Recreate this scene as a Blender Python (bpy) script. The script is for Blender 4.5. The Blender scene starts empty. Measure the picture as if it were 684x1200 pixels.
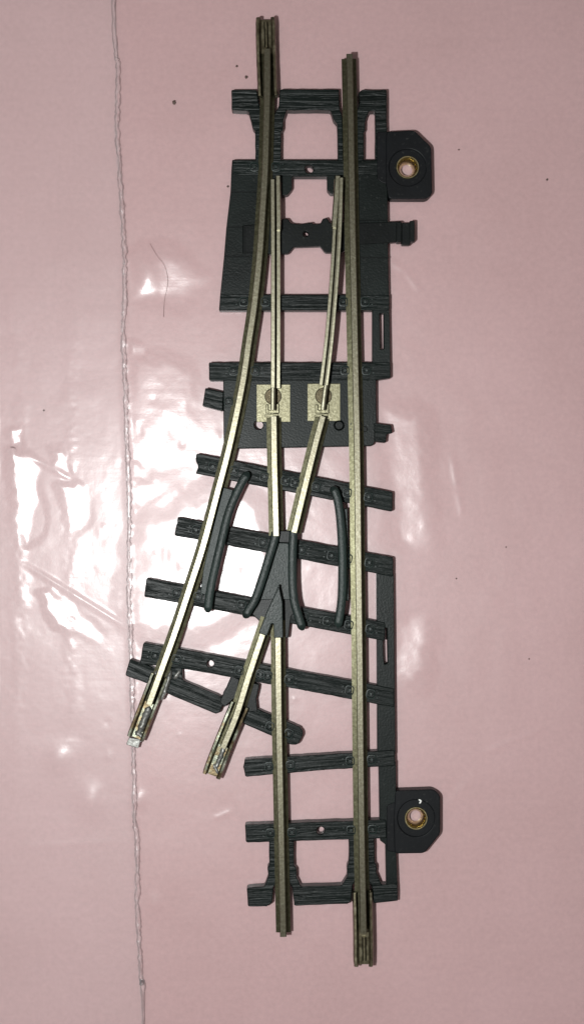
import bpy, bmesh, math, random
import numpy as np
from mathutils import Matrix, Vector
random.seed(7); rng = np.random.default_rng(11)
sc = bpy.context.scene
C = sc.collection
sc.unit_settings.scale_length = 0.0104          # one Blender unit is about a centimetre (model railway scale)
U = 0.01        # 0.1 mm grid -> Blender units
H = 1700.0      # camera height in the same grid
CX, CY = 342.0, 600.0

def P(px, py, z):
    f = (H - z) / H
    return ((px - CX) * f * U, (CY - py) * f * U, z * U)

# ------------------------------------------------------------------ materials
def new_mat(name):
    m = bpy.data.materials.new(name); m.use_nodes = True
    nt = m.node_tree; b = nt.nodes['Principled BSDF']
    return m, nt, b
def N(nt, typ, **kw):
    n = nt.nodes.new(typ)
    for k, v in kw.items():
        if k in n.inputs: n.inputs[k].default_value = v
        else: setattr(n, k, v)
    return n
def L(nt, a, b): nt.links.new(a, b)
def ramp(nt, fac, stops):
    r = nt.nodes.new('ShaderNodeValToRGB')
    while len(r.color_ramp.elements) < len(stops): r.color_ramp.elements.new(0.5)
    for e, (p, c) in zip(r.color_ramp.elements, stops):
        e.position = p; e.color = (*c, 1) if len(c) == 3 else c
    L(nt, fac, r.inputs['Fac']); return r

def plastic(name, col, rough, grain=0.0, fine=0.15, var=0.35, spec=0.5):
    m, nt, b = new_mat(name)
    tc = N(nt, 'ShaderNodeTexCoord')
    n1 = N(nt, 'ShaderNodeTexNoise', Scale=1.6, Detail=6.0, Roughness=0.65); L(nt, tc.outputs['Object'], n1.inputs['Vector'])
    lo = tuple(c * (1 - var) for c in col); hi = tuple(c * (1 + var * 1.6) for c in col)
    r = ramp(nt, n1.outputs['Fac'], [(0.3, lo), (0.7, hi)])
    # pale dust specks sitting on the moulding
    n4 = N(nt, 'ShaderNodeTexNoise', Scale=26.0, Detail=3.0, Roughness=0.6); L(nt, tc.outputs['Object'], n4.inputs['Vector'])
    dr = ramp(nt, n4.outputs['Fac'], [(0.62, (0, 0, 0)), (0.8, (1, 1, 1))])
    mx = N(nt, 'ShaderNodeMix', data_type='RGBA'); L(nt, dr.outputs['Color'], mx.inputs['Factor'])
    L(nt, r.outputs['Color'], mx.inputs['A']); mx.inputs['B'].default_value = (0.035, 0.036, 0.034, 1)
    L(nt, mx.outputs['Result'], b.inputs['Base Color'])
    b.inputs['Specular IOR Level'].default_value = spec
    rr = N(nt, 'ShaderNodeMapRange'); rr.inputs['To Min'].default_value = rough - 0.09; rr.inputs['To Max'].default_value = rough + 0.12
    L(nt, n1.outputs['Fac'], rr.inputs['Value']); L(nt, rr.outputs['Result'], b.inputs['Roughness'])
    n2 = N(nt, 'ShaderNodeTexNoise', Scale=48.0, Detail=2.0); L(nt, tc.outputs['Object'], n2.inputs['Vector'])
    bp = N(nt, 'ShaderNodeBump', Strength=fine, Distance=0.012); L(nt, n2.outputs['Fac'], bp.inputs['Height'])
    if grain > 0:
        uv = N(nt, 'ShaderNodeUVMap', uv_map='UVMap')
        mp = N(nt, 'ShaderNodeMapping'); mp.inputs['Scale'].default_value = (0.9, 15.0, 1.0); L(nt, uv.outputs['UV'], mp.inputs['Vector'])
        n3 = N(nt, 'ShaderNodeTexNoise', Scale=1.35, Detail=4.0, Roughness=0.55, Distortion=0.5); L(nt, mp.outputs['Vector'], n3.inputs['Vector'])
        rg = ramp(nt, n3.outputs['Fac'], [(0.36, (0, 0, 0)), (0.5, (0.75, 0.75, 0.75)), (0.66, (1, 1, 1))])
        b2 = N(nt, 'ShaderNodeBump', Strength=grain, Distance=0.03)
        L(nt, rg.outputs['Color'], b2.inputs['Height']); L(nt, bp.outputs['Normal'], b2.inputs['Normal'])
        L(nt, b2.outputs['Normal'], b.inputs['Normal'])
    else:
        L(nt, bp.outputs['Normal'], b.inputs['Normal'])
    return m

def metal(name, stops, rough, scale=9.0, bump=0.25, rvar=0.15, uvstretch=None, detail=7.0):
    m, nt, b = new_mat(name)
    b.inputs['Metallic'].default_value = 1.0
    tc = N(nt, 'ShaderNodeTexCoord')
    n1 = N(nt, 'ShaderNodeTexNoise', Scale=scale, Detail=detail, Roughness=0.7); L(nt, tc.outputs['Object'], n1.inputs['Vector'])
    r = ramp(nt, n1.outputs['Fac'], stops); L(nt, r.outputs['Color'], b.inputs['Base Color'])
    rr = N(nt, 'ShaderNodeMapRange'); rr.inputs['From Min'].default_value = 0.3; rr.inputs['From Max'].default_value = 0.7
    rr.inputs['To Min'].default_value = rough + rvar; rr.inputs['To Max'].default_value = rough - rvar * 0.6
    n5 = N(nt, 'ShaderNodeTexNoise', Scale=scale * 2.4, Detail=3.0); L(nt, tc.outputs['Object'], n5.inputs['Vector'])
    L(nt, n5.outputs['Fac'], rr.inputs['Value']); L(nt, rr.outputs['Result'], b.inputs['Roughness'])
    n2 = N(nt, 'ShaderNodeTexNoise', Scale=24.0, Detail=3.0, Roughness=0.6); L(nt, tc.outputs['Object'], n2.inputs['Vector'])
    bp = N(nt, 'ShaderNodeBump', Strength=bump, Distance=0.02); L(nt, n2.outputs['Fac'], bp.inputs['Height'])
    L(nt, bp.outputs['Normal'], b.inputs['Normal'])
    return m

BLK = (0.0040, 0.0068, 0.0062)
M = {}
M['sleeper'] = plastic('wood_grained_black_plastic', BLK, 0.38, grain=0.30, fine=0.10, spec=0.16)
M['smooth'] = plastic('smooth_black_plastic', (0.0030, 0.0042, 0.0042), 0.38, fine=0.10, spec=0.16)
M['plate'] = plastic('speckled_black_plastic', BLK, 0.38, fine=0.16, spec=0.18)
M['frog'] = plastic('grey_green_plastic', (0.0115, 0.020, 0.018), 0.42, fine=0.34, spec=0.32)
M['bracket'] = plastic('matt_black_plastic', (0.0028, 0.0034, 0.0045), 0.45, fine=0.08, spec=0.16)
M['rail'] = metal('tarnished_nickel_silver', [(0.25, (0.11, 0.096, 0.064)), (0.5, (0.165, 0.153, 0.112)), (0.75, (0.235, 0.225, 0.175))], 0.32, scale=30.0, bump=0.045, rvar=0.05)
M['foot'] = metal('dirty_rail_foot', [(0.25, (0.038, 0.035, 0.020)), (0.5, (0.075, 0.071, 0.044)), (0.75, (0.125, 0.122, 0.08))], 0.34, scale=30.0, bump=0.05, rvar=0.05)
M['joiner'] = metal('dull_folded_steel', [(0.3, (0.06, 0.048, 0.03)), (0.55, (0.17, 0.15, 0.10)), (0.75, (0.30, 0.28, 0.21))], 0.38, scale=9.0, bump=0.05)
M['joiner_copper'] = metal('copper_stained_steel', [(0.32, (0.06, 0.05, 0.035)), (0.45, (0.14, 0.105, 0.06)), (0.55, (0.16, 0.17, 0.13)), (0.72, (0.32, 0.31, 0.26))], 0.36, scale=5.0, bump=0.12)
M['blade'] = metal('polished_nickel_silver', [(0.25, (0.17, 0.155, 0.105)), (0.5, (0.26, 0.245, 0.18)), (0.75, (0.36, 0.345, 0.27))], 0.34, scale=30.0, bump=0.04, rvar=0.05)
M['contact'] = metal('speckled_pale_brass', [(0.3, (0.115, 0.105, 0.065)), (0.5, (0.18, 0.168, 0.112)), (0.7, (0.25, 0.237, 0.165))], 0.42, scale=40.0, bump=0.08)
M['bronze'] = metal('brown_bronze', [(0.3, (0.045, 0.035, 0.022)), (0.7, (0.10, 0.085, 0.055))], 0.45, scale=30.0, bump=0.1)
M['brass'] = metal('yellow_brass', [(0.3, (0.42, 0.34, 0.17)), (0.7, (0.62, 0.54, 0.34))], 0.24, bump=0.05, rvar=0.05)
M['solder'] = metal('lumpy_silver_solder', [(0.3, (0.16, 0.155, 0.14)), (0.7, (0.40, 0.40, 0.385))], 0.45, scale=16.0, bump=0.2)
M['solder'].node_tree.nodes['Principled BSDF'].inputs['Metallic'].default_value = 0.6
M['speck'] = plastic('dark_grit', (0.085, 0.055, 0.045), 0.7)
M['chip'] = plastic('white_chip', (0.6, 0.6, 0.58), 0.6)

def make_pink():
    m, nt, b = new_mat('pink_tabletop')
    tc = N(nt, 'ShaderNodeTexCoord')
    n1 = N(nt, 'ShaderNodeTexNoise', Scale=0.45, Detail=5.0, Roughness=0.6); L(nt, tc.outputs['Object'], n1.inputs['Vector'])
    r = ramp(nt, n1.outputs['Fac'], [(0.3, (0.50, 0.328, 0.330)), (0.7, (0.545, 0.366, 0.372))])
    n2 = N(nt, 'ShaderNodeTexNoise', Scale=16.0, Detail=4.0, Roughness=0.7); L(nt, tc.outputs['Object'], n2.inputs['Vector'])
    r2 = ramp(nt, n2.outputs['Fac'], [(0.3, (0.93, 0.93, 0.93)), (0.7, (1.04, 1.04, 1.04))])
    mp = N(nt, 'ShaderNodeMapping'); mp.inputs['Scale'].default_value = (0.25, 9.0, 1.0); L(nt, tc.outputs['Object'], mp.inputs['Vector'])
    n3 = N(nt, 'ShaderNodeTexNoise', Scale=1.4, Detail=3.0); L(nt, mp.outputs['Vector'], n3.inputs['Vector'])
    r3 = ramp(nt, n3.outputs['Fac'], [(0.35, (0.992, 0.992, 0.992)), (0.65, (1.006, 1.006, 1.006))])
    a = N(nt, 'ShaderNodeMix', data_type='RGBA', blend_type='MULTIPLY'); a.inputs['Factor'].default_value = 1
    L(nt, r.outputs['Color'], a.inputs['A']); L(nt, r2.outputs['Color'], a.inputs['B'])
    c = N(nt, 'ShaderNodeMix', data_type='RGBA', blend_type='MULTIPLY'); c.inputs['Factor'].default_value = 1
    L(nt, a.outputs['Result'], c.inputs['A']); L(nt, r3.outputs['Color'], c.inputs['B'])
    L(nt, c.outputs['Result'], b.inputs['Base Color'])
    b.inputs['Roughness'].default_value = 0.36
    b.inputs['Specular IOR Level'].default_value = 0.45
    bp = N(nt, 'ShaderNodeBump', Strength=0.08, Distance=0.02); L(nt, n2.outputs['Fac'], bp.inputs['Height']); L(nt, bp.outputs['Normal'], b.inputs['Normal'])
    return m
def make_film(name, rough=0.20, haze=0.035, bump=0.10):
    m = bpy.data.materials.new(name); m.use_nodes = True; nt = m.node_tree
    nt.nodes.clear()
    out = N(nt, 'ShaderNodeOutputMaterial')
    tc = N(nt, 'ShaderNodeTexCoord')
    n2 = N(nt, 'ShaderNodeTexNoise', Scale=7.0, Detail=6.0, Roughness=0.7); L(nt, tc.outputs['Object'], n2.inputs['Vector'])
    mp = N(nt, 'ShaderNodeMapping'); mp.inputs['Scale'].default_value = (0.5, 8.0, 1.0); L(nt, tc.outputs['Object'], mp.inputs['Vector'])
    n3 = N(nt, 'ShaderNodeTexNoise', Scale=2.2, Detail=4.0); L(nt, mp.outputs['Vector'], n3.inputs['Vector'])
    ad = N(nt, 'ShaderNodeMath', operation='MULTIPLY_ADD'); ad.inputs[1].default_value = 0.4; L(nt, n3.outputs['Fac'], ad.inputs[0]); L(nt, n2.outputs['Fac'], ad.inputs[2])
    bp = N(nt, 'ShaderNodeBump', Strength=bump, Distance=0.018); L(nt, ad.outputs['Value'], bp.inputs['Height'])
    g1 = N(nt, 'ShaderNodeBsdfGlossy', Roughness=rough); L(nt, bp.outputs['Normal'], g1.inputs['Normal'])
    g2 = N(nt, 'ShaderNodeBsdfGlossy', Roughness=0.40); L(nt, bp.outputs['Normal'], g2.inputs['Normal'])
    gl = N(nt, 'ShaderNodeMixShader'); gl.inputs['Fac'].default_value = 0.46; L(nt, g1.outputs[0], gl.inputs[1]); L(nt, g2.outputs[0], gl.inputs[2])
    tr = N(nt, 'ShaderNodeBsdfTransparent'); tr.inputs['Color'].default_value = (0.985, 0.985, 0.985, 1)
    df = N(nt, 'ShaderNodeBsdfDiffuse'); df.inputs['Color'].default_value = (0.85, 0.85, 0.88, 1)
    m1 = N(nt, 'ShaderNodeMixShader'); m1.inputs['Fac'].default_value = haze
    L(nt, tr.outputs[0], m1.inputs[1]); L(nt, df.outputs[0], m1.inputs[2])
    fr = N(nt, 'ShaderNodeFresnel', IOR=1.52); L(nt, bp.outputs['Normal'], fr.inputs['Normal'])
    dbl = N(nt, 'ShaderNodeMath', operation='MULTIPLY'); dbl.inputs[1].default_value = 1.15; L(nt, fr.outputs[0], dbl.inputs[0])   # two faces of the film
    m2 = N(nt, 'ShaderNodeMixShader'); L(nt, dbl.outputs[0], m2.inputs['Fac'])
    L(nt, m1.outputs[0], m2.inputs[1]); L(nt, gl.outputs[0], m2.inputs[2])
    L(nt, m2.outputs[0], out.inputs['Surface'])
    return m
M['pink'] = make_pink()
M['film'] = make_film('clear_polythene_film')
M['seam'] = make_film('melted_polythene_edge', rough=0.26, haze=0.05, bump=0.3)

# ------------------------------------------------------------------ object helpers
def link(name, me, mat, parent=None):
    o = bpy.data.objects.new(name, me); C.objects.link(o)
    if mat and not me.materials: me.materials.append(mat)
    if parent is not None:
        o.parent = parent
        if parent.parent is None: o.matrix_parent_inverse = Matrix.Translation(-Vector(parent.location))
    return o
def thing(name, label, cat, loc, group=None):
    o = bpy.data.objects.new(name, None); C.objects.link(o); o.location = loc; o.empty_display_size = 0.3
    o['label'] = label; o['category'] = cat
    if group: o['group'] = group
    return o
def tag(o, label, cat, group=None):
    o['label'] = label; o['category'] = cat
    if group: o['group'] = group
    return o
def smooth(me, deg=38):
    for p in me.polygons: p.use_smooth = True
    me.set_sharp_from_angle(angle=math.radians(deg))

def fillet(pts, r):
    if r <= 0: return pts
    out = []; n = len(pts)
    for i in range(n):
        a, b, c = Vector(pts[i-1]), Vector(pts[i]), Vector(pts[(i+1) % n])
        d1, d2 = (a-b), (c-b); l1, l2 = d1.length, d2.length
        rr = min(r, l1*0.4, l2*0.4)
        p1, p2 = b + d1/l1*rr, b + d2/l2*rr
        for t in (0, 0.33, 0.67, 1):
            q = p1*(1-t)**2 + b*2*t*(1-t) + p2*t*t
            out.append((q.x, q.y))
    return out
def circle(cx, cy, r, n=24): return [(cx+r*math.cos(2*math.pi*k/n), cy+r*math.sin(2*math.pi*k/n)) for k in range(n)]

def prism_mesh(polys, z0, z1, bev=0.8, r=1.2, ang=0.0, rough_edge=0.0, world=True):
    """polys: list of outer outlines and holes drawn in the plan at height z1 (even-odd filled)"""
    cu = bpy.data.curves.new('outline', 'CURVE'); cu.dimensions = '2D'; cu.fill_mode = 'BOTH'
    for k, poly in enumerate(polys):
        round_hole = k > 0 and len(poly) > 8 and len(poly) % 2 == 0 and max(p[0] for p in poly)-min(p[0] for p in poly) < 12
        pts = poly if round_hole else fillet(poly, r)
        if rough_edge and not round_hole:
            q = []
            for i in range(len(pts)):
                a, b = Vector(pts[i]), Vector(pts[(i+1) % len(pts)])
                nseg = max(1, int((b-a).length / 7))
                for s in range(nseg):
                    v = a.lerp(b, s/nseg)
                    q.append((v.x + random.uniform(-1, 1)*rough_edge, v.y + random.uniform(-1, 1)*rough_edge))
            pts = q
        sp = cu.splines.new('POLY'); sp.points.add(len(pts)-1); sp.use_cyclic_u = True
        for i, (x, y) in enumerate(pts):
            X, Y, _ = P(x, y, z1) if world else (x*U, -y*U, 0)
            sp.points[i].co = (X, Y, 0, 1)
    b = bev*U
    cu.extrude = max((z1-z0)*U/2 - b, 1e-5); cu.bevel_depth = b; cu.bevel_resolution = 1; cu.offset = -b
    ob = bpy.data.objects.new('outline', cu); C.objects.link(ob)
    bpy.context.view_layer.update()
    dg = bpy.context.evaluated_depsgraph_get()
    me = bpy.data.meshes.new_from_object(ob.evaluated_get(dg))
    bpy.data.objects.remove(ob); bpy.data.curves.remove(cu)
    me.materials.clear()
    bm = bmesh.new(); bm.from_mesh(me)
    bmesh.ops.remove_doubles(bm, verts=bm.verts, dist=2e-5)
    zc = (z0+z1)/2*U
    ca, sa = math.cos(ang), math.sin(ang)
    uvl = bm.loops.layers.uv.new('UVMap') if not bm.loops.layers.uv else bm.loops.layers.uv[0]
    off = random.uniform(0, 50)
    for v in bm.verts: v.co.z += zc
    for f in bm.faces:
        for lp in f.loops:
            x, y = lp.vert.co.x, lp.vert.co.y
            lp[uvl].uv = (x*ca + y*sa + off, -x*sa + y*ca + off)
    bmesh.ops.recalc_face_normals(bm, faces=bm.faces)
    bm.to_mesh(me); bm.free()
    if me.uv_layers: me.uv_layers[0].name = 'UVMap'
    smooth(me, 21); return me
def prism(name, polys, z0, z1, mat, parent, **kw):
    me = prism_mesh(polys, z0, z1, **kw); me.name = name
    return link(name, me, mat, parent)

def resample(pts, step=6.0):
    v = [Vector(p) for p in pts]
    if len(v) == 2:
        n = max(2, int((v[1]-v[0]).length/step)); return [v[0].lerp(v[1], i/n) for i in range(n+1)]
    out = []
    for i in range(len(v)-1):
        p0 = v[i-1] if i else v[0]*2 - v[1]
        p1, p2 = v[i], v[i+1]
        p3 = v[i+2] if i+2 < len(v) else v[i+1]*2 - v[i]
        n = max(1, int((p2-p1).length/step))
        for k in range(n):
            t = k/n
            out.append(0.5*((2*p1)+(p2-p0)*t+(2*p0-5*p1+4*p2-p3)*t*t+(3*p1-p0-3*p2+p3)*t**3))
    out.append(v[-1]); return out
def sweep(name, path, prof, mat, parent, zref=40.0, taper=None, jitter=0.0, mat2=None, step=6.0):
    """prof: closed list of (side offset, z). path in plan at height zref."""
    pts = resample(path, step)
    W = [Vector(P(p.x, p.y, zref)[:2]) for p in pts]
    bm = bmesh.new(); rings = []; n = len(W)
    for i in range(n):
        d = (W[min(i+1, n-1)] - W[max(i-1, 0)]).normalized()
        side = Vector((-d.y, d.x))            # left of travel
        if d.y < 0: side = -side              # keep +offset = towards +x
        if side.x < 0: side = -side
        sc_w, sc_z = taper(i/(n-1)) if taper else (1, 0)
        ring = []
        for (o, z) in prof:
            j = random.uniform(-jitter, jitter)
            q = W[i] + side*((o*sc_w + j)*U)
            ring.append(bm.verts.new((q.x, q.y, (z+sc_z+random.uniform(-jitter, jitter))*U)))
        rings.append(ring)
    m_ = len(prof)
    for a, b in zip(rings[:-1], rings[1:]):
        for k in range(m_):
            f = bm.faces.new((a[k], a[(k+1) % m_], b[(k+1) % m_], b[k]))
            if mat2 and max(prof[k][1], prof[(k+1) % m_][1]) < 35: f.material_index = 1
    bm.faces.new(rings[0]); bm.faces.new(rings[-1][::-1])
    bmesh.ops.recalc_face_normals(bm, faces=bm.faces)
    me = bpy.data.meshes.new(name); bm.to_mesh(me); bm.free(); smooth(me, 48 if prof[0][1] == 18 else 40)
    if mat2: me.materials.append(mat); me.materials.append(mat2)
    return link(name, me, mat, parent)
def lathe(name, cx, cy, prof, mat, parent, n=40, zc=20):
    bm = bmesh.new(); rings = []
    X, Y, _ = P(cx, cy, zc)
    for k in range(n):
        a = 2*math.pi*k/n
        rings.append([bm.verts.new((X+r*U*math.cos(a), Y+r*U*math.sin(a), z*U)) for r, z in prof])
    m_ = len(prof)
    for i in range(n):
        a, b = rings[i], rings[(i+1) % n]
        for k in range(m_): bm.faces.new((a[k], a[(k+1) % m_], b[(k+1) % m_], b[k]))
    bmesh.ops.recalc_face_normals(bm, faces=bm.faces)
    me = bpy.data.meshes.new(name); bm.to_mesh(me); bm.free(); smooth(me, 40)
    return link(name, me, mat, parent)
def lump(name, path, w, z0, z1, mat, parent, seed=0, step=2.0):
    """an uneven bead laid along a path"""
    rs = random.Random(seed); pts = resample(path, step); bm = bmesh.new(); rings = []; n = len(pts)
    for i, p in enumerate(pts):
        t = i/(n-1); e = math.sqrt(max(0.05, 1-(2*t-1)**4)); c = Vector(P(p.x, p.y, z1)[:2])
        d = (pts[min(i+1, n-1)]-pts[max(i-1, 0)]).normalized(); side = Vector((d.y, d.x))
        if side.x < 0: side = -side
        ww = w*e*rs.uniform(0.75, 1.15); hh = (z1-z0)*e*rs.uniform(0.55, 1.1); ring = []
        for k in range(8):
            a = math.pi*k/7
            q = c + side*(ww*math.cos(a)*rs.uniform(0.85, 1.1)*U)
            ring.append(bm.verts.new((q.x, q.y, (z0+hh*math.sin(a)*rs.uniform(0.8, 1.1))*U)))
        rings.append(ring)
    for a, b in zip(rings[:-1], rings[1:]):
        for k in range(8): bm.faces.new((a[k], a[(k+1) % 8], b[(k+1) % 8], b[k]))
    bm.faces.new(rings[0]); bm.faces.new(rings[-1][::-1]); bmesh.ops.recalc_face_normals(bm, faces=bm.faces)
    me = bpy.data.meshes.new(name); bm.to_mesh(me); bm.free()
    for f in me.polygons: f.use_smooth = True
    return link(name, me, mat, parent)

# ------------------------------------------------------------------ tabletop
ZB, ZS = 3.0, 20.0            # underside of the track, top of the sleepers
bm = bmesh.new()
bmesh.ops.create_cube(bm, size=1, matrix=Matrix.Translation((0, 0, -0.4)) @ Matrix.Diagonal((46, 46, 0.8, 1)))
me = bpy.data.meshes.new('tabletop'); bm.to_mesh(me); bm.free()
tb = link('tabletop', me, M['pink']); tb['kind'] = 'structure'

# ------------------------------------------------------------------ plastic bag under the track
MID = np.array([212.0, 648.0])          # where a level film mirrors the flash into the lens
def sdf(poly, X, Y):
    d = np.full(X.shape, 1e18); inside = np.zeros(X.shape, bool); n = len(poly)
    for i in range(n):
        ax, ay = poly[i]; bx, by = poly[(i+1) % n]
        ex, ey = bx-ax, by-ay; wx, wy = X-ax, Y-ay
        t = np.clip((wx*ex+wy*ey)/(ex*ex+ey*ey+1e-9), 0, 1)
        d = np.minimum(d, (wx-ex*t)**2+(wy-ey*t)**2)
        c = ((ay > Y) != (by > Y)) & (X < (bx-ax)*(Y-ay)/((by-ay) if by != ay else 1e-9)+ax)
        inside ^= c
    d = np.sqrt(d); return np.where(inside, -d, d)
def vnoise(X, Y, s, seed):
    r = np.random.default_rng(seed); g = r.random((128, 128))*2-1
    x = (X/s) % 127; y = (Y/s) % 127; xi = x.astype(int); yi = y.astype(int); fx = x-xi; fy = y-yi
    fx = fx*fx*fx*(fx*(fx*6-15)+10); fy = fy*fy*fy*(fy*(fy*6-15)+10)
    a = g[yi, xi]; b = g[yi, (xi+1) % 128]; c = g[(yi+1) % 128, xi]; d = g[(yi+1) % 128, (xi+1) % 128]
    return (a*(1-fx)+b*fx)*(1-fy)+(c*(1-fx)+d*fx)*fy
def sstep(a, b, x):
    t = np.clip((x-a)/(b-a), 0, 1); return t*t*(3-2*t)
SEAM = [(131,-500),(134,0),(139,80),(138,150),(141,200),(145,270),(147,330),(145,400),(147,440),(149,500),(151,560),(152,620),(152,700),(153,740),(155,800),(157,870),(158,950),(161,990),(161,1050),(163.5,1100),(166,1150),(168.5,1200),(176,1700)]
def seam_x(Y): return np.interp(Y, [p[1] for p in SEAM], [p[0] for p in SEAM])

def film_height(X, Y):
    sx = seam_x(Y)
    wx = X + 5*vnoise(X, Y, 22, 3) + 2.2*vnoise(X, Y, 8, 4); wy = Y + 5*vnoise(X, Y, 22, 5) + 2.2*vnoise(X, Y, 8, 6)
    dx, dy = X-MID[0], Y-MID[1]
    # gentle waves of a loose film
    z = 1.6 + 0.45*vnoise(X, Y, 60, 21) + 0.22*vnoise(X, Y, 22, 22) + 0.05*vnoise(X, Y, 7, 23)
    # puffed patch to the right of the seam, under the diverging rails
    G1 = [(156,640),(166,618),(200,612),(222,596),(262,572),(300,590),(316,640),(306,700),(268,722),(232,742),(176,742),(156,728)]
    d = sdf(G1, wx, wy)
    rr = np.hypot(dx, dy)
    z += 0.15*rr*rr/(2*H)*(1-sstep(120, 330, rr))*sstep(-6, 30, X-sx)
    z += (2.6 + 0.5*(dx*dx+dy*dy)/(2*H))*(1-sstep(-8, 24, d))
    # small dimples next to the seam that break the patch
    for (x, y, a, s) in [(157,628,-1.6,8),(161,660,-1.8,10),(160,600,-1.5,7),(162,700,-0.8,8)]:
        z += a*np.exp(-((X-x)**2+(Y-y)**2)/(2*s*s))
    # bulges that tip a face towards the flash
    patches = [([(12,527),(24,530),(45,546),(47,600),(44,628),(30,636),(22,610),(16,560)], 4, 9),
               ([(72,572),(86,568),(101,574),(101,606),(96,616),(84,618),(78,600)], 4, 8),
               ([(60,527),(72,526),(84,548),(88,566),(78,566),(66,544)], 3, 7),
               ([(46,694),(58,691),(72,704),(114,738),(112,745),(92,744),(66,730)], 4, 8),
               ([(154,578),(158,568),(182,566),(190,574),(180,588),(166,590)], 3, 6),
               ([(152,550),(166,549),(170,558),(160,562)], 2, 6),
               ([(155,404),(168,404),(172,414),(164,420),(156,416)], 2, 6),
               ([(11,508),(21,508),(21,518),(12,518)], 2, 5)]
    pm = np.zeros_like(X)
    for poly, inn, out in patches:
        cx = sum(p[0] for p in poly)/len(poly); cy = sum(p[1] for p in poly)/len(poly)
        zi = ((dx*dx+dy*dy) - ((cx-MID[0])**2+(cy-MID[1])**2))/(2*H)
        m = 1-sstep(-inn*0.8, out*1.15, sdf(poly, wx, wy))
        z = z*(1-m) + m*(2.2 + zi + 0.12*vnoise(X, Y, 14, 71)); pm = np.maximum(pm, m)
    for poly, fr_, out in [([(464,490),(486,490),(494,560),(496,630),(470,630),(464,560)], .6, 26), ([(466,735),(492,730),(498,770),(486,800),(466,790)], .6, 22),
                      ([(165,300),(200,305),(230,330),(215,350),(170,345)], .6, 22), ([(158,420),(215,430),(225,520),(180,550),(158,540)], .3, 20)]:
        cx = sum(p[0] for p in poly)/len(poly); cy = sum(p[1] for p in poly)/len(poly)
        zi = fr_*((X-cx)*(cx-MID[0])+(Y-cy)*(cy-MID[1]))/H*1.0
        m = 1-sstep(-6, out, sdf(poly, wx, wy))
        z = z + m*(0.8 + np.clip(zi, -3, 4))
    # round pimples
    for (x, y, a, s) in [(172,325,2.3,11),(69,889,2.4,10),(106,940,2.8,11),(164,937,1.8,6),(207,577,0.9,6),(182,1058,1.2,6),(160,494,.5,3),(120,590,.3,8)]:
        z += a*np.exp(-((X-x)**2/(2*s*s)+(Y-y)**2/(2*(s*1.25)**2)))
    # long soft creases
    for (x0, y0, x1, y1, a, w) in [(28,660,165,745,1.5,2.2),(28,530,98,570,1.0,2.5),(165,745,215,765,0.7,2.5),(457,306,475,318,.8,2.2),(475,318,492,342,.8,2.2),(528,530,536,575,.6,2.2),(536,575,541,605,.5,2.2),(370,556,386,586,.5,2.0),(378,1070,392,1060,.8,2.4),(250,960,272,950,.6,2.2),(20,992,142,986,.3,2.2),(560,884,640,852,.5,2.6),(470,1010,560,900,.4,4)]:
        ex, ey = x1-x0, y1-y0; l2 = ex*ex+ey*ey
        t = np.clip(((X-x0)*ex+(Y-y0)*ey)/l2, 0, 1)
        dd = np.hypot(X-x0-ex*t, Y-y0-ey*t); z += a*np.exp(-dd*dd/(2*w*w))*np.minimum(1, 4*np.minimum(t, 1-t)+.15)
    rp = np.random.default_rng(77)
    for k in range(110):
        a_ = rp.uniform(0, 6.28); r_ = abs(rp.normal(0, 150)); x = MID[0]+r_*math.cos(a_)*0.9; y = MID[1]+r_*math.sin(a_)*1.3
        s_ = rp.uniform(1.8, 3.6); am = rp.uniform(-.35, .55); st = rp.uniform(0.8, 2.2)
        near = (abs(X-x) < 14) & (abs(Y-y) < 24)
        if near.any(): z = z + np.where(near, am*np.exp(-((X-x)**2/(2*s_*s_)+(Y-y)**2/(2*(s_*st)**2))), 0)
    # columns of fine crinkles left of the seam
    for x0_, s_, a_ in ((22, 10, 0.5), (86, 9, 0.4)):
        z += (1-pm)*a_*np.exp(-((wx-x0_)/s_)**2)*sstep(250, 430, Y)*(1-sstep(720, 1020, Y))*(1+.35*vnoise(X, Y, 30, 61))
    col = np.exp(-((X-20)/10)**2)+np.exp(-((X-84)/9)**2)
    z += 0.16*col*vnoise(X, Y, 4.5, 31)*sstep(330, 480, Y)*(1-sstep(760, 950, Y))
    # raised welt along the seam
    z += 1.2*np.exp(-((X-sx)/4.0)**2)*(1+0.5*vnoise(X, Y, 6, 41))
    return np.maximum(z, 0.4)

xs = np.concatenate([np.arange(-700, -40, 20.0), np.arange(-40, 360, 2.0), np.arange(360, 700, 2.5), np.arange(700, 740, 5.0), np.arange(740, 1360, 20.0)])
ys = np.concatenate([np.arange(-700, -40, 20.0), np.arange(-40, 380, 3.0), np.arange(380, 980, 2.0), np.arange(980, 1240, 3.0), np.arange(1240, 1900, 20.0)])
GX, GY = np.meshgrid(xs, ys); GZ = film_height(GX, GY)
nv = GX.size; co = np.empty((nv, 3)); co[:, 0] = (GX.ravel()-CX)*U; co[:, 1] = (CY-GY.ravel())*U; co[:, 2] = GZ.ravel()*U
nr, nc = GX.shape; idx = np.arange(nv).reshape(nr, nc)
q = np.stack([idx[:-1, :-1], idx[1:, :-1], idx[1:, 1:], idx[:-1, 1:]], -1).reshape(-1, 4)
me = bpy.data.meshes.new('film'); me.vertices.add(nv); me.vertices.foreach_set('co', co.ravel())
me.loops.add(q.size); me.loops.foreach_set('vertex_index', q.ravel().astype(np.int32))
me.polygons.add(len(q)); me.polygons.foreach_set('loop_start', np.arange(0, q.size, 4, dtype=np.int32))
me.update(calc_edges=True); me.validate()
for p_ in me.polygons: p_.use_smooth = True
bag = thing('plastic_bag', 'clear crinkled plastic bag with a ragged sealed seam lying flat on the pink surface', 'plastic bag', (0, 0, 0))
link('film', me, M['film'], bag)

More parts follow.
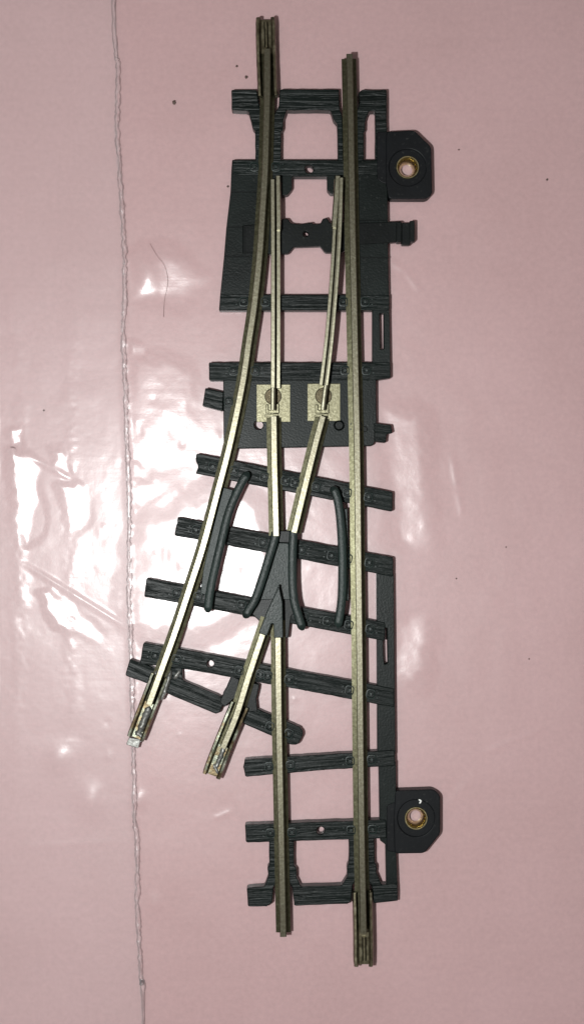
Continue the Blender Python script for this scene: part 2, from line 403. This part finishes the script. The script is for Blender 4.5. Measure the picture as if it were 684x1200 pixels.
def ribbon(name, path, w, z, hgt, mat, parent, seed, rag=1.0, step=2.5):
    rs = random.Random(seed); pts = resample(path, step); bm = bmesh.new(); rings = []
    ox = 0
    for i, p in enumerate(pts):
        ox = ox*0.6 + rs.uniform(-rag, rag)*0.7
        ww = w*rs.uniform(0.55, 1.4)
        zz = float(film_height(np.array([[p.x]]), np.array([[p.y]]))[0, 0]) + z
        hh = hgt*rs.uniform(0.4, 1.3)
        d = (pts[min(i+1, len(pts)-1)]-pts[max(i-1, 0)]).normalized(); nx, ny = -d.y, d.x
        ring = []
        for o, h in ((-ww, 0), (-ww*0.5, hh*0.8), (0, hh), (ww*0.5, hh*0.7), (ww, 0)):
            a = o + ox
            ring.append(bm.verts.new(((p.x+nx*a-CX)*U, (CY-(p.y+ny*a))*U, (zz+h)*U)))
        rings.append(ring)
    for a, b in zip(rings[:-1], rings[1:]):
        for k in range(4): bm.faces.new((a[k], b[k], b[k+1], a[k+1]))
    bm.normal_update()
    bmesh.ops.reverse_faces(bm, faces=[f for f in bm.faces if f.normal.z < 0])
    me = bpy.data.meshes.new(name); bm.to_mesh(me); bm.free()
    for f in me.polygons: f.use_smooth = True
    return link(name, me, mat, parent)
vis = [p for p in SEAM]
ribbon('seam_bead', [(x-0.6, y) for x, y in vis], 2.4, 0.15, 0.8, M['seam'], bag, 4, rag=1.2)
ribbon('seam_bead', [(x-2.2, y) for x, y in vis], 0.7, 0.4, 1.2, M['seam'], bag, 1, rag=1.3)
ribbon('seam_bead', [(x+1.9, y) for x, y in vis], 0.7, 0.4, 1.3, M['seam'], bag, 2, rag=1.4)
fy = np.arange(-700, 1900, 8.0); fxs = np.concatenate([np.arange(0, 0.93, 0.06), [0.965, 1.0]])
FX = -700+(seam_x(fy)[:, None]+700)*fxs[None, :]; FY = np.repeat(fy[:, None], len(fxs), 1); FZ = film_height(FX, FY)+2.2
bm = bmesh.new(); g = [[bm.verts.new(((FX[i, j]-CX)*U, (CY-FY[i, j])*U, FZ[i, j]*U)) for j in range(len(fxs))] for i in range(len(fy))]
for i in range(len(fy)-1):
    for j in range(len(fxs)-1): bm.faces.new((g[i][j], g[i+1][j], g[i+1][j+1], g[i][j+1]))
me = bpy.data.meshes.new('flap'); bm.to_mesh(me); bm.free()
for p_ in me.polygons: p_.use_smooth = True
mf = bpy.data.materials.new('cloudy_film'); mf.use_nodes = True; nt_ = mf.node_tree; nt_.nodes.clear()
o_ = N(nt_, 'ShaderNodeOutputMaterial'); t_ = N(nt_, 'ShaderNodeBsdfTransparent'); d_ = N(nt_, 'ShaderNodeBsdfDiffuse'); d_.inputs['Color'].default_value = (.9, .86, .88, 1)
x_ = N(nt_, 'ShaderNodeMixShader'); x_.inputs['Fac'].default_value = 0.07; L(nt_, t_.outputs[0], x_.inputs[1]); L(nt_, d_.outputs[0], x_.inputs[2]); L(nt_, x_.outputs[0], o_.inputs['Surface'])
link('flap', me, mf, bag)

# ------------------------------------------------------------------ the turnout
tr = thing('railway_turnout', 'model railway turnout with dull metal rails on black plastic sleepers', 'model track', P(342, 600, ZB))

# rails, plan of the head at z = 40
R_curve = [(313,57),(313,105),(312,150),(310.5,200),(308,240),(304,300),(297.5,360),(291.5,400),(284,450),(269.5,520),(254,580),(238,640),(222,690),(205.5,740),(190,783),(174.5,826)]
R_straight = [(409.3,63),(411,160),(413,280),(414.7,360),(416.4,440),(418.4,540),(419.6,650),(421,760),(422.2,880),(423.5,980),(425.7,1094)]
R_closeL = [(320.6,488),(321.3,540),(322.5,590),(323.4,628)]
R_closeR = [(378,488),(369.5,520),(357,571),(344.3,624)]
R_branch = [(313.5,726),(308,742),(292,790),(277,838),(261,877)]
R_left = [(325.7,728),(325.6,745),(326.6,840),(328.8,950),(331.8,1098)]
railprof = [(-8.3,20),(-8.5,21.3),(-2.0,22.6),(-1.8,26),(-1.8,32.5),(-3.5,34.5),(-3.7,39.2),(-2.9,40),(2.9,40),(3.7,39.2),(3.5,34.5),(1.8,32.5),(1.8,26),(2.0,22.6),(8.5,21.3),(8.3,20)]
def clean_rail(name, path, lab=None):
    o = sweep(name, path, railprof, M['rail'], tr, mat2=M['foot'])
    if lab: o['label'] = lab
    return o
clean_rail('rail', R_curve, 'long curved outer rail, brightest near its lower middle')
clean_rail('rail', R_straight, 'long straight rail on the right')
clean_rail('rail', R_closeL, 'short upright rail above the crossing')
clean_rail('rail', R_closeR, 'short slanting rail above the crossing')
clean_rail('rail', R_branch, 'slanting rail below the crossing')
clean_rail('rail', R_left, 'straight rail below the crossing')
# switch blades
bladeL = [(-2.6,20.5),(-2.6,38.4),(-2.0,39),(1.6,39),(2.2,38.4),(2.2,26),(3.4,24.5),(3.4,30),(4.2,31),(7.8,31),(8.4,30),(8.4,21.6),(7.8,20.5)]
bladeR = [(2.6,20.5),(2.6,38.4),(2.0,39),(-1.8,39),(-2.6,38.4),(-2.6,26),(-3.2,24.5),(-3.4,30),(-4.2,31),(-7.4,31),(-7.9,30),(-7.9,21.6),(-7.4,20.5)]
b1 = sweep('switch_blade', [(319.5,210),(319.8,260),(320,330),(320,400),(319.8,454)], bladeL, M['blade'], tr); b1['label'] = 'left switch blade'
b2 = sweep('switch_blade', [(399.5,208),(398.0,262),(395.4,310),(391.6,360),(388,400),(382.4,447),(381.8,451)], bladeR, M['blade'], tr); b2['label'] = 'right switch blade'
strip = [(-2.9,21),(-2.9,34.5),(-1.9,35.8),(1.9,35.8),(2.9,34.5),(2.9,21)]
heel = [(-2.6,22),(-2.6,38.4),(-1.8,39),(1.8,39),(2.6,38.4),(2.6,22)]
sweep('blade_heel', [(319.8,454.3),(319.6,480)], heel, M['blade'], b1)
sweep('blade_heel', [(381.7,451.3),(380,464),(378.2,480)], heel, M['blade'], b2)
sweep('blade_tongue', [(325.6,206),(326.4,269)], strip, M['blade'], b1, zref=36)
sweep('blade_tongue', [(395.8,206),(391.4,266)], [(o*1.15, z) for o, z in strip], M['blade'], b2, zref=36)

# ---- sleepers
def line_x(path, y):
    for a, b in zip(path[:-1], path[1:]):
        if a[1] <= y <= b[1]: return a[0]+(b[0]-a[0])*(y-a[1])/(b[1]-a[1])
    return None
RAILS = {'curve': R_curve, 'straight': R_straight, 'cl': R_closeL, 'cr': R_closeR, 'br': R_branch, 'left': R_left}

def clip_mesh():
    """a moulded rail fastening: a square tray with a bolt head and two pins beside it"""
    bm = bmesh.new()
    def box(x0, x1, y0, y1, z0, z1):
        r = bmesh.ops.create_cube(bm, size=1, matrix=Matrix.Translation(((x0+x1)/2*U, (y0+y1)/2*U, (z0+z1)/2*U)) @ Matrix.Diagonal(((x1-x0)*U, (y1-y0)*U, (z1-z0)*U, 1)))
    n = 20; rg = []
    for k in range(n):
        a = 2*math.pi*k/n; q = (abs(math.cos(a))**4+abs(math.sin(a))**4)**-0.25
        rg.append([bm.verts.new((r*q*math.cos(a)*U, r*q*math.sin(a)*U*1.05, z*U)) for r, z in ((5.6,-.5),(5.2,2.0),(4.2,2.2),(3.6,-.4))])
    for k in range(n):
        A, B = rg[k], rg[(k+1) % n]
        for t in range(4): bm.faces.new((A[t], B[t], B[(t+1) % 4], A[(t+1) % 4]))
    bmesh.ops.recalc_face_normals(bm, faces=bm.faces)
    bmesh.ops.create_cone(bm, cap_ends=True, segments=10, radius1=2.5*U, radius2=1.7*U, depth=5.2*U)
    for s in (-3, 3):
        bmesh.ops.create_cone(bm, cap_ends=True, segments=8, radius1=1.3*U, radius2=.9*U, depth=3.2*U, matrix=Matrix.Translation((8.2*U, s*U, .4*U)))
    me = bpy.data.meshes.new('rail_clip'); bm.to_mesh(me); bm.free(); smooth(me, 30); me.materials.append(M['frog']); return me
CLIP = clip_mesh()
def put_clip(parent, px, py, ang, flip):
    o = link('rail_clip', CLIP, None, parent)
    o.location = P(px, py, ZS); o.rotation_euler = (0, 0, ang + (math.pi if flip else 0))
def sleeper(polys, axis, zt=ZS, clips=(), name='sleeper', r=2.0, extra=None, mat='sleeper', lab=None, re=0.28):
    (x0, y0), (x1, y1) = axis
    ang = math.atan2(-(y1-y0), x1-x0)
    o = prism(name, polys, ZB, zt, M[mat], tr, ang=ang, r=r, bev=1.0, rough_edge=re)
    if lab: o['label'] = lab
    for rn in clips:
        path = RAILS[rn]; y = (y0+y1)/2
        x = None
        for _ in range(4):
            x = line_x(path, y)
            if x is None: break
            y = y0+(y1-y0)*(x-x0)/(x1-x0)
        if x is None: continue
        for s in (-1, 1):
            cx = x + s*12.6*math.cos(ang); cy = y - s*12.6*math.sin(ang)
            put_clip(o, cx, cy, ang, s < 0)
    return o

# top end sleeper in three pieces with the legs that reach down to the next one
e1 = [(271,105),(301,105),(303,120),(306,136),(309,140),(309,188),(299,188),(299,153),(296.5,151),(291,130),(271.5,129)]
e2 = [(328,104.5),(397,104.5),(398,129),(401,137),(402,188),(395.5,188),(395,145),(391,141),(387,129),(335.5,129),(332,141),(331.5,152),(329.5,154),(329.5,188),(318,188),(318,140),(326,126)]
e3 = [(423,105),(453,105),(453,190),(439.5,190),(439.5,130),(432,130),(427.5,142),(427.5,153),(426,155),(426,188),(414,188),(414,141),(421.5,119),(419.5,109)]
for e in (e1, e2, e3): sleeper([e], ((271,117),(452,117)), name='end_sleeper', zt=19.5)
# head base plate: outer plate with the opening for the blades
base1 = [(272,187),(453.5,187),(454,240),(454.5,300),(455.5,347),(456,364),(256.5,364),(258,345),(262.5,300),(265,268),(270,225),(271,200)]
hole1 = [(342,207),(383,207),(383,222),(387,227),(409,227),(409.5,345),(300,345),(313.5,232),(330,229),(337,228),(342,222)]
bp1 = prism('base_plate', [base1, hole1, circle(362, 198, 5.6, 12)], ZB, 18.0, M['plate'], tr, r=1.5, bev=0.9)
bp1['label'] = 'wide black plate carrying the switch blades'
# sleeper faces moulded on the plate
s2 = sleeper([[(272,187.5),(453,187.5),(453,204.5),(341.5,206),(272,205)], circle(362, 198, 5.0, 14)], ((272,196),(453,196)), zt=ZS, clips=('curve',), r=1.2)
s3 = sleeper([[(258,345),(456,345.5),(456,363.6),(257,363.6)]], ((258,354),(456,354)), clips=('curve', 'straight'), r=1.2)
for (a, b) in (((270,225),(306,225)), ((266,266),(284,266)), ((263,300),(300,300)), ((420,258),(454,258)), ((420,302),(455,302))):
    sweep('plate_rib', [(a[0], a[1]), (b[0], b[1]+0.01)], [(-.8,17.5),(-.5,18.7),(.5,18.7),(.8,17.5)], M['smooth'], bp1, zref=18)
# side strips
def strip_part(polys, lab=None):
    o = prism('side_strip', polys, ZB, 18.2, M['plate'], tr, r=0.8, bev=0.7)
    if lab: o['label'] = lab
strip_part([[(436,362),(456,362),(457,426),(436,426)], [(444.3,367),(449.5,367),(449.5,409),(445.3,409.5)]], 'upper side strip with a narrow slit')
strip_part([[(441,672),(461,672),(463,884),(442,886)], [(448.2,736),(453.4,736),(454.2,777),(450,779),(449,770)]], 'long side strip with a narrow slit')
strip_part([[(443.5,892),(463.5,892),(464,1000),(465.6,1040),(452.5,1040),(451.5,990),(445,985)]], 'lower side strip')
# middle of the turnout
s4 = sleeper([[(244.5,424.5),(457,424.5),(457.5,443),(440,445.5),(245,446)]], ((244,435),(457,434)), clips=('curve', 'straight'))
pl2 = prism('pivot_plate', [[(261.5,443),(440.5,443),(441,515),(436,522.5),(262,526)], circle(303, 498, 5.2, 20)], ZB, 18.8, M['plate'], tr, r=2, bev=1.0)
pl2['label'] = 'flat plate holding the two brass pivots'
for (x, y) in ((268,471),(419,500)): put_clip(pl2, x, y, 0, x > 300)
lathe('pin', 397, 498.5, [(0.01,17),(6.3,17),(6.3,20.3),(5.4,21),(4.6,20),(4.2,19.4),(0.01,19.4)], M['smooth'], pl2, n=24)
lathe('pin', 427, 503, [(0.01,17),(3.4,17),(3.4,19.7),(2.8,20.3),(0.01,20.3)], M['smooth'], pl2, n=18)
sleeper([[(240.5,454.5),(262,459),(261,481.5),(237,475.5)]], ((239,465),(262,470)), name='sleeper_end')
sleeper([[(438,495.5),(458,498),(459.5,507),(453,509),(452,518.5),(438,517.5)]], ((440,506),(459,508)), name='sleeper_end', r=1.2)
sleeper([[(230.5,531),(460,576.5),(459.5,599.5),(229,555),(232.5,547),(229,540)]], ((230,543),(460,588)), clips=('curve','cl','cr','straight'))
sleeper([[(208,605.5),(460.5,653),(460.5,676),(204.5,627.5),(207.5,612)]], ((206,616.5),(460,664.5)), clips=('curve','straight'))
sleeper([[(172,677),(451,729.5),(450.5,751),(169,699.5)]], ((171,688),(450,740)), clips=('curve','straight'))
s9 = sleeper([[(168,753),(212,760),(461.5,807),(462,829),(358,809.5),(222,785),(215,784),(164,778)], circle(246.5, 778, 4.2, 14)], ((166,765),(461,818)), clips=('curve','br','left','straight'))
for s, (x, y) in ((0, (303,642.5)),): pass
o7 = [o for o in tr.children if o.name.startswith('sleeper')]
def find_y(ax, x): (x0, y0), (x1, y1) = ax; return y0+(y1-y0)*(x-x0)/(x1-x0)
S7, S8 = o7[-3], o7[-2]
A7, A8 = ((206,616.5),(460,664.5)), ((171,688),(450,740))
for x, f in ((308,True),(353,False),(388,True)): put_clip(S7, x, find_y(A7, x), -0.187, f)
for x, f in ((283,True),(356,False),(383,True)): put_clip(S8, x, find_y(A8, x), -0.187, f)
# slanting end sleeper of the branch
e4 = [(152.5,772),(181,783),(189,795),(174,801.5),(146.5,791.5)]
e5 = [(199,783),(214,782),(214,797),(258,815.5),(263,821.5),(257.5,835.5),(252,836.5),(194,812),(190,795)]
e6 = [(300,830),(352,852),(356,859),(350,872),(343,873.5),(283,847),(290,827)]
for e in (e4, e5, e6): sleeper([e], ((150,782),(352,862)), name='end_sleeper', zt=19.5, r=3)
leg1 = [(271,792),(281,796),(276,818),(263,829),(257,823),(262,811),(265,806)]
leg2 = [(295,800),(304,802),(303,810),(300.5,817),(302,834),(291,834),(287,824)]
for e in (leg1, leg2): sleeper([e], ((265,830),(270,790)), name='joint_leg', mat='smooth', r=2)
put_clip(o7[-1], 316, 850, -0.39, True)
e6o = [o for o in tr.children if o.name.startswith('end_sleeper')][-1]
put_clip(e6o, 316, 851, -0.39, True); put_clip(e6o, 338, 859.5, -0.39, False)
for c_ in [c for c in o7[-1].children][-1:]: bpy.data.objects.remove(c_)
sleeper([[(286.5,890),(462,879),(462.5,897.5),(380,902.5),(287.5,910.5),(285,899)]], ((287,900),(462,888)), clips=('left','straight'))
s12 = sleeper([[(287,966.5),(452,960.5),(453,982.5),(288,987.5)], circle(375.5, 973.5, 4.6, 14)], ((287,977),(452,971)), clips=('left','straight'))
sleeper([[(289,1040.5),(309.5,1039),(314.5,1027),(313,1017),(315.5,1014),(315,986),(328,986),(328,1030),(320,1040),(319,1058),(313,1062.5),(290.5,1062.5)]], ((289,1051),(465,1046)), name='end_sleeper', zt=19.5)
sleeper([[(333,986),(344.5,986),(344.5,1014),(347.5,1017),(347.5,1028),(352.5,1039),(400.5,1037.5),(407,1026),(406,1016),(408.5,1012),(408.5,982),(420,982),(419,1028),(412.5,1038),(411.5,1056),(407,1059.5),(344.5,1061.5),(342.5,1040),(335,1028)]], ((289,1051),(465,1046)), name='end_sleeper', zt=19.5)
sleeper([[(428,982),(438.5,982),(438.5,1011),(441,1013.5),(440.5,1022),(447,1037),(465.5,1035.5),(466,1056),(437.5,1058.5),(436,1040),(429,1028)]], ((289,1051),(465,1046)), name='end_sleeper', zt=19.5)

# ---- throw bar
tbar = prism('throw_bar', [[(284,264),(303,262.5),(329,258),(331,256),(337,256),(341,261.5),(352,262.5),(357,261.5),(365,260.5),(367,262.5),(375,262),(378,256),(383,255),(386,261),(440,260.5),(470,259),(470,283),(453,284.5),(412,287),(400,296),(381,296),(375,288.5),(344,289.5),(338,297),(328,297.5),(284,297.5)], circle(358, 274, 3.0, 10)], 9, 19.4, M['smooth'], tr, r=1.6, bev=1.1)
for x0, x1, y0, y1, zt in ((464,470.5,260,284,22.5),(470,480.5,261,287,19.5),(479.5,485.5,258.5,283,23)):
    prism('lug', [[(x0,y0),(x1,y0),(x1,y1),(x0,y1)]], 9, zt, M['smooth'], tbar, r=1.6, bev=1.0)
sweep('rim', [(286.5,266),(286.6,295)], [(-1,19),(-.6,20.4),(.6,20.4),(1,19)], M['smooth'], tbar, zref=20)
sweep('rim', [(286,295.5),(300,295.51)], [(-1,19),(-.6,20.4),(.6,20.4),(1,19)], M['smooth'], tbar, zref=20)

# ---- brass pivots
def pivot(x0, y0, x1, y1, cx, cy, bx):
    p = prism('contact_plate', [[(x0,y0),(x1,y0),(x1,y1),(x0,y1)], circle(cx, cy, 9.6, 28)], 18, 20.6, M['contact'], tr, r=0.8, bev=0.4)
    prism('pivot_disc', [circle(cx, cy, 9.4, 28)], 17, 19.3, M['bronze'], p, r=0, bev=0.3)
    prism('pivot_yoke', [[(bx-8,474),(bx-4.5,474),(bx-4.5,480.5),(bx+4.5,480.5),(bx+4.5,473),(bx+8,473),(bx+8,484.5),(bx-8,484.5)]], 20, 24.5, M['contact'], p, r=0.8, bev=0.7)
    prism('pivot_tie', [[(bx-9,486),(bx+7,484.5),(bx+7,488),(bx-9,489)]], 20.4, 22.5, M['contact'], p, r=0.8, bev=0.6)
pivot(300.5,450.5,340,494.5,320,464.5,319)
pivot(360,449.5,398.5,493.5,379,464,377)

# ---- crossing (frog) in grey plastic
def round_end(t):
    e = min(1.0, math.sqrt(max(0.0, 1-(1-min(t, 1-t)/0.045)**2)) if min(t, 1-t) < 0.045 else 1.0)
    return (max(e, 0.35), -3.0*(1-e))
guard = [(-5.0,18),(-5.0,35.5),(-4.6,37.2),(-3.6,38.1),(3.6,38.1),(4.6,37.2),(5.0,35.5),(5.0,18)]
cro = prism('crossing', [[(318,627),(349,625),(348,690),(349,716),(341,722),(338,748),(301,746),(304,728),(291,716),(296,702),(309,668)]], 6, 20.8, M['smooth'], tr, r=2, bev=1.0)
prism('crossing_bed', [[(326,636),(338,636.5),(340.5,690),(341,703),(326,702),(305,703),(308,694),(318,664)]], 21, 25.0, M['frog'], cro, r=1.5, bev=0.8)
prism('crossing_block', [[(324,622),(342,622),(339,636),(327,636)]], 21, 28.0, M['smooth'], cro, r=1.5, bev=0.8)
w1 = sweep('wing_rail', [(323,624),(320.5,636),(313.5,658),(306,682),(298,704),(292,714),(286,724.5)], guard, M['frog'], cro, zref=38, taper=lambda t: (1, 0) if t < .95 else (max(.3, math.sqrt(max(0, 1-((t-.95)/.05)**2))), -3*(t-.95)/.05), step=1.2)
w2 = sweep('wing_rail', [(343.8,623),(342.6,650),(342.6,680),(344.6,704),(349,720),(352,730),(355,739)], guard, M['frog'], cro, zref=38, taper=lambda t: (1, 0) if t < .95 else (max(.3, math.sqrt(max(0, 1-((t-.95)/.05)**2))), -3*(t-.95)/.05), step=1.2)
prism('crossing_nose', [[(326.8,685),(331,706),(331.6,747.5),(321,747.5),(320.3,731),(318,731),(312.8,745.5),(302.8,742),(313,716),(320.5,700)]], 20, 40.9, M['frog'], cro, r=1, bev=1.0)
# ---- check rails
def check(path, ledge, lz, label):
    o = sweep('check_rail', path, [(p*0.98, z) for p, z in guard], M['frog'], tr, zref=38, step=1.2, taper=lambda t: (max(.35, math.sqrt(max(0, 1-(1-min(t, 1-t)/.035)**2))) if min(t, 1-t) < .035 else 1, -2.5*(1-min(1, min(t, 1-t)/.035))))
    o['label'] = label
    prism('check_rail_ledge', [ledge], 14, lz, M['frog'], o, r=1.5, bev=0.8)
check([(291,553),(283,566),(273,587),(265.5,609),(258.5,638),(250.5,672),(246,694),(243,718)],
      [(262,571),(273,574),(264,612),(250,672),(246,700),(235,695),(238,668),(250,617)], 27, 'long bent check rail beside the curved rail')
check([(389,570),(394,580),(398,600),(400.6,632),(401.4,670),(400.2,706),(395.5,736)],
      [(399,596),(407,596),(408,650),(408.5,704),(403,704),(403,650)], 27, 'bent check rail beside the straight rail')

# ---- rail joiners (folded sheet metal shoes)
def joiner(path, mat='joiner', w=11.6, lab=None, par=tr):
    k = w/11.6
    prof = [(-11.2,15.5),(-11.6,17),(-11.6,25.5),(-10.4,28.2),(-8.0,28.6),(-6.2,26.6),(-6.6,25.4),(-8.2,26.4),(-9.4,25),(-9.6,18.6),
            (9.6,18.6),(9.4,25),(8.2,26.4),(6.6,25.4),(6.2,26.6),(8.0,28.6),(10.4,28.2),(11.6,25.5),(11.6,17),(11.2,15.5)]
    def tp(t): return (0.94+0.06*min(1, t/0.06), 0)
    o = sweep('rail_joiner', path, [(a*k, z) for a, z in prof], M[mat], par, zref=28, taper=tp, jitter=0.12, step=4)
    if lab: o['label'] = lab
    return o
j1 = joiner([(311,20),(311.8,60),(313.6,112)], lab='joiner shoe on the top left rail end')
j2 = joiner([(425.8,1133),(425.6,1095),(424.6,1046)], lab='joiner shoe on the lower right rail end')
j3 = joiner([(158.5,866),(170,836),(187,792)], 'joiner_copper', 10.6, 'battered joiner shoe with solder lumps')
j4 = joiner([(247.5,910),(262,872),(281,826)], 'joiner_copper', 11.4, 'copper stained joiner shoe')
for jn, (a, b) in ((j1, ((304,24),(319,24))), (j2, ((419,1127),(433,1127)))):
    for (x, y) in (a, b): lathe('rivet', x, y, [(0.01,18),(2.0,18),(1.6,21.6),(0.01,22.6)], M['joiner'], jn, n=10, zc=20)
sweep('fold_tongue', [(311.3,26),(312.2,56)], [(-2.2,18.6),(-2.2,22),(-1,23.6),(1,23.6),(2.2,22),(2.2,18.6)], M['joiner'], j1, zref=22)
sweep('fold_tongue', [(426.4,1126),(426.2,1098)], [(-2.2,18.6),(-2.2,22),(-1,23.6),(1,23.6),(2.2,22),(2.2,18.6)], M['joiner'], j2, zref=22)
lump('solder', [(175,829),(169,843),(163,860)], 5.0, 18, 28, M['solder'], j3, 3)
lump('solder', [(200,786),(194,806),(188,822)], 3.4, 20, 30, M['solder'], j3, 5)
lump('solder', [(158,858),(170,866)], 3.5, 17, 25, M['solder'], j3, 6)
prism('solder_tab', [[(151,864),(165,867),(162,877),(148,873)]], 15, 20, M['solder'], j3, r=1.5, bev=0.8, rough_edge=.6)
prism('solder_burr', [[(163,866),(172,863),(165,870)]], 15, 18, M['solder'], j3, r=.5, bev=0.4)
lump('solder', [(265,868),(258,888),(252,902)], 3.2, 18, 26, M['solder'], j4, 8)
lump('solder', [(272,842),(269,852)], 2.6, 20, 30, M['solder'], j4, 9)
lump('solder', [(250,896),(256,908)], 2.6, 18, 23, M['solder'], j4, 12)
lump('solder', [(184,786),(181,792)], 2.2, 20, 27, M['solder'], j3, 14)
lump('solder', [(211,786),(203,797)], 2.6, 18, 25, M['solder'], j3, 15)

# ---- mounting brackets with brass bushes
def bracket(out, tab, cx, cy, label):
    o = prism('mounting_bracket', [out, circle(cx, cy, 21.5, 48)], ZB, 22.0, M['bracket'], tr, r=4, bev=1.2)
    o['label'] = label
    prism('bracket_tab', [tab], ZB, 20.6, M['bracket'], o, r=3, bev=0.8)
    prism('bracket_floor', [circle(cx, cy, 21.8, 48), circle(cx, cy, 13.2, 36)], ZB, 19.6, M['bracket'], o, r=0, bev=0.3)
    lathe('brass_bush', cx, cy, [(13.4,4),(13.4,20.6),(12.9,21.3),(11.9,21.3),(11.2,20.4),(8.8,15),(6.8,9),(6.6,4.2),(7.5,4)], M['brass'], o, n=48, zc=21)
    return o
br1 = bracket([(453,154),(485,152.5),(505,172),(506,227),(500,233),(455,233),(452,215),(452,160)], [(441,154.5),(456,154.5),(456,216),(447,214),(441.5,209)], 477.3, 196, 'upper mounting bracket')
br2 = bracket([(463,926.5),(508,925),(515.5,932),(515.5,977),(497,1000),(462,1000.5),(461,960)], [(453,944),(464,940),(465,999.5),(452.5,997)], 487.2, 959, 'lower mounting bracket')
lump('paint_chip', [(490,937),(493,939),(491,942)], 1.2, 21.5, 23, M['chip'], br2, 21, step=1.0)

# ------------------------------------------------------------------ grit and a hair on the bag
def grit(x, y, s, label, sq=1.0):
    bm = bmesh.new(); bmesh.ops.create_icosphere(bm, subdivisions=2, radius=s*U)
    zz = float(film_height(np.array([[float(x)]]), np.array([[float(y)]]))[0, 0])
    for v in bm.verts:
        v.co *= random.uniform(0.7, 1.2); v.co.z *= 0.5; v.co.y *= sq
    me = bpy.data.meshes.new('grit'); bm.to_mesh(me); bm.free()
    o = link('grit_speck', me, M['speck']); o.location = ((x-CX)*U, (CY-y)*U, (zz+s*.4)*U)
    tag(o, label, 'speck', 'specks of dirt on the plastic')
grit(204.5,120.5,2.3,'largest dark speck of grit, alone between the seam and the top end sleeper',1.2)
grit(288.5,91,1.9,'soft brown speck just left of the top joiner shoe')
grit(277.5,78,1.3,'small brown speck left of the top joiner, higher of the two there',1.2)
grit(267.2,219,1.3,'tiny black speck touching the left edge of the wide black plate')
grit(52,481,1.1,'tiny speck in the pink area at far left, above the glare')
grit(640,211,1.3,'lone speck at far right, level with the upper bracket')
grit(537,176,1.0,'tiny speck just right of the upper bracket')
grit(619,772,0.9,'pinpoint speck at right, level with the long slit')
grit(592,641,0.9,'tiny speck on the open pink at right, level with the crossing')
grit(534,678,0.9,'tiny speck at right, just below crossing level and nearer the side strip')
hp = resample([(176,286),(184,300),(193,312),(197,330),(193,352),(192,372)], 3)
bm = bmesh.new(); rings = []
for p in hp:
    zz = float(film_height(np.array([[p.x]]), np.array([[p.y]]))[0, 0])+.5
    rings.append([bm.verts.new(((p.x+.2*math.cos(a)-CX)*U, (CY-p.y)*U, (zz+.2*math.sin(a))*U)) for a in (0, 1.57, 3.14, 4.71)])
for a, b in zip(rings[:-1], rings[1:]):
    for k in range(4): bm.faces.new((a[k], a[(k+1) % 4], b[(k+1) % 4], b[k]))
me = bpy.data.meshes.new('hair'); bm.to_mesh(me); bm.free()
m_h = plastic('brown_hair', (0.30, 0.19, 0.18), 0.5)
tag(link('hair', me, m_h), 'thin brown hair curling down beside the seam in the upper left', 'hair')

# ------------------------------------------------------------------ light, world, camera
w = bpy.data.worlds.new('World'); sc.world = w; w.use_nodes = True
bg = w.node_tree.nodes['Background']; bg.inputs['Color'].default_value = (1.0, 0.93, 0.86, 1); bg.inputs['Strength'].default_value = 0.20
ld = bpy.data.lights.new('flash', 'POINT'); ld.energy = 10700; ld.shadow_soft_size = 0.22; ld.color = (0.97, 1.0, 0.985)
lo = bpy.data.objects.new('flash', ld); C.objects.link(lo)
LX, LY = 2*MID[0]-CX, 2*MID[1]-CY
lo.location = ((LX-CX)*U, (CY-LY)*U, H*U)
cd = bpy.data.cameras.new('camera'); cam = bpy.data.objects.new('camera', cd); C.objects.link(cam)
cam.location = (0, 0, H*U); cd.sensor_fit = 'VERTICAL'; cd.sensor_height = 24; cd.lens = 24*H/1200.0
cd.clip_end = 500; cd.clip_start = 0.1
sc.camera = cam
sc.render.engine = 'CYCLES'
sc.view_settings.view_transform = 'Standard'; sc.view_settings.look = 'None'; sc.view_settings.exposure = 0; sc.view_settings.gamma = 1
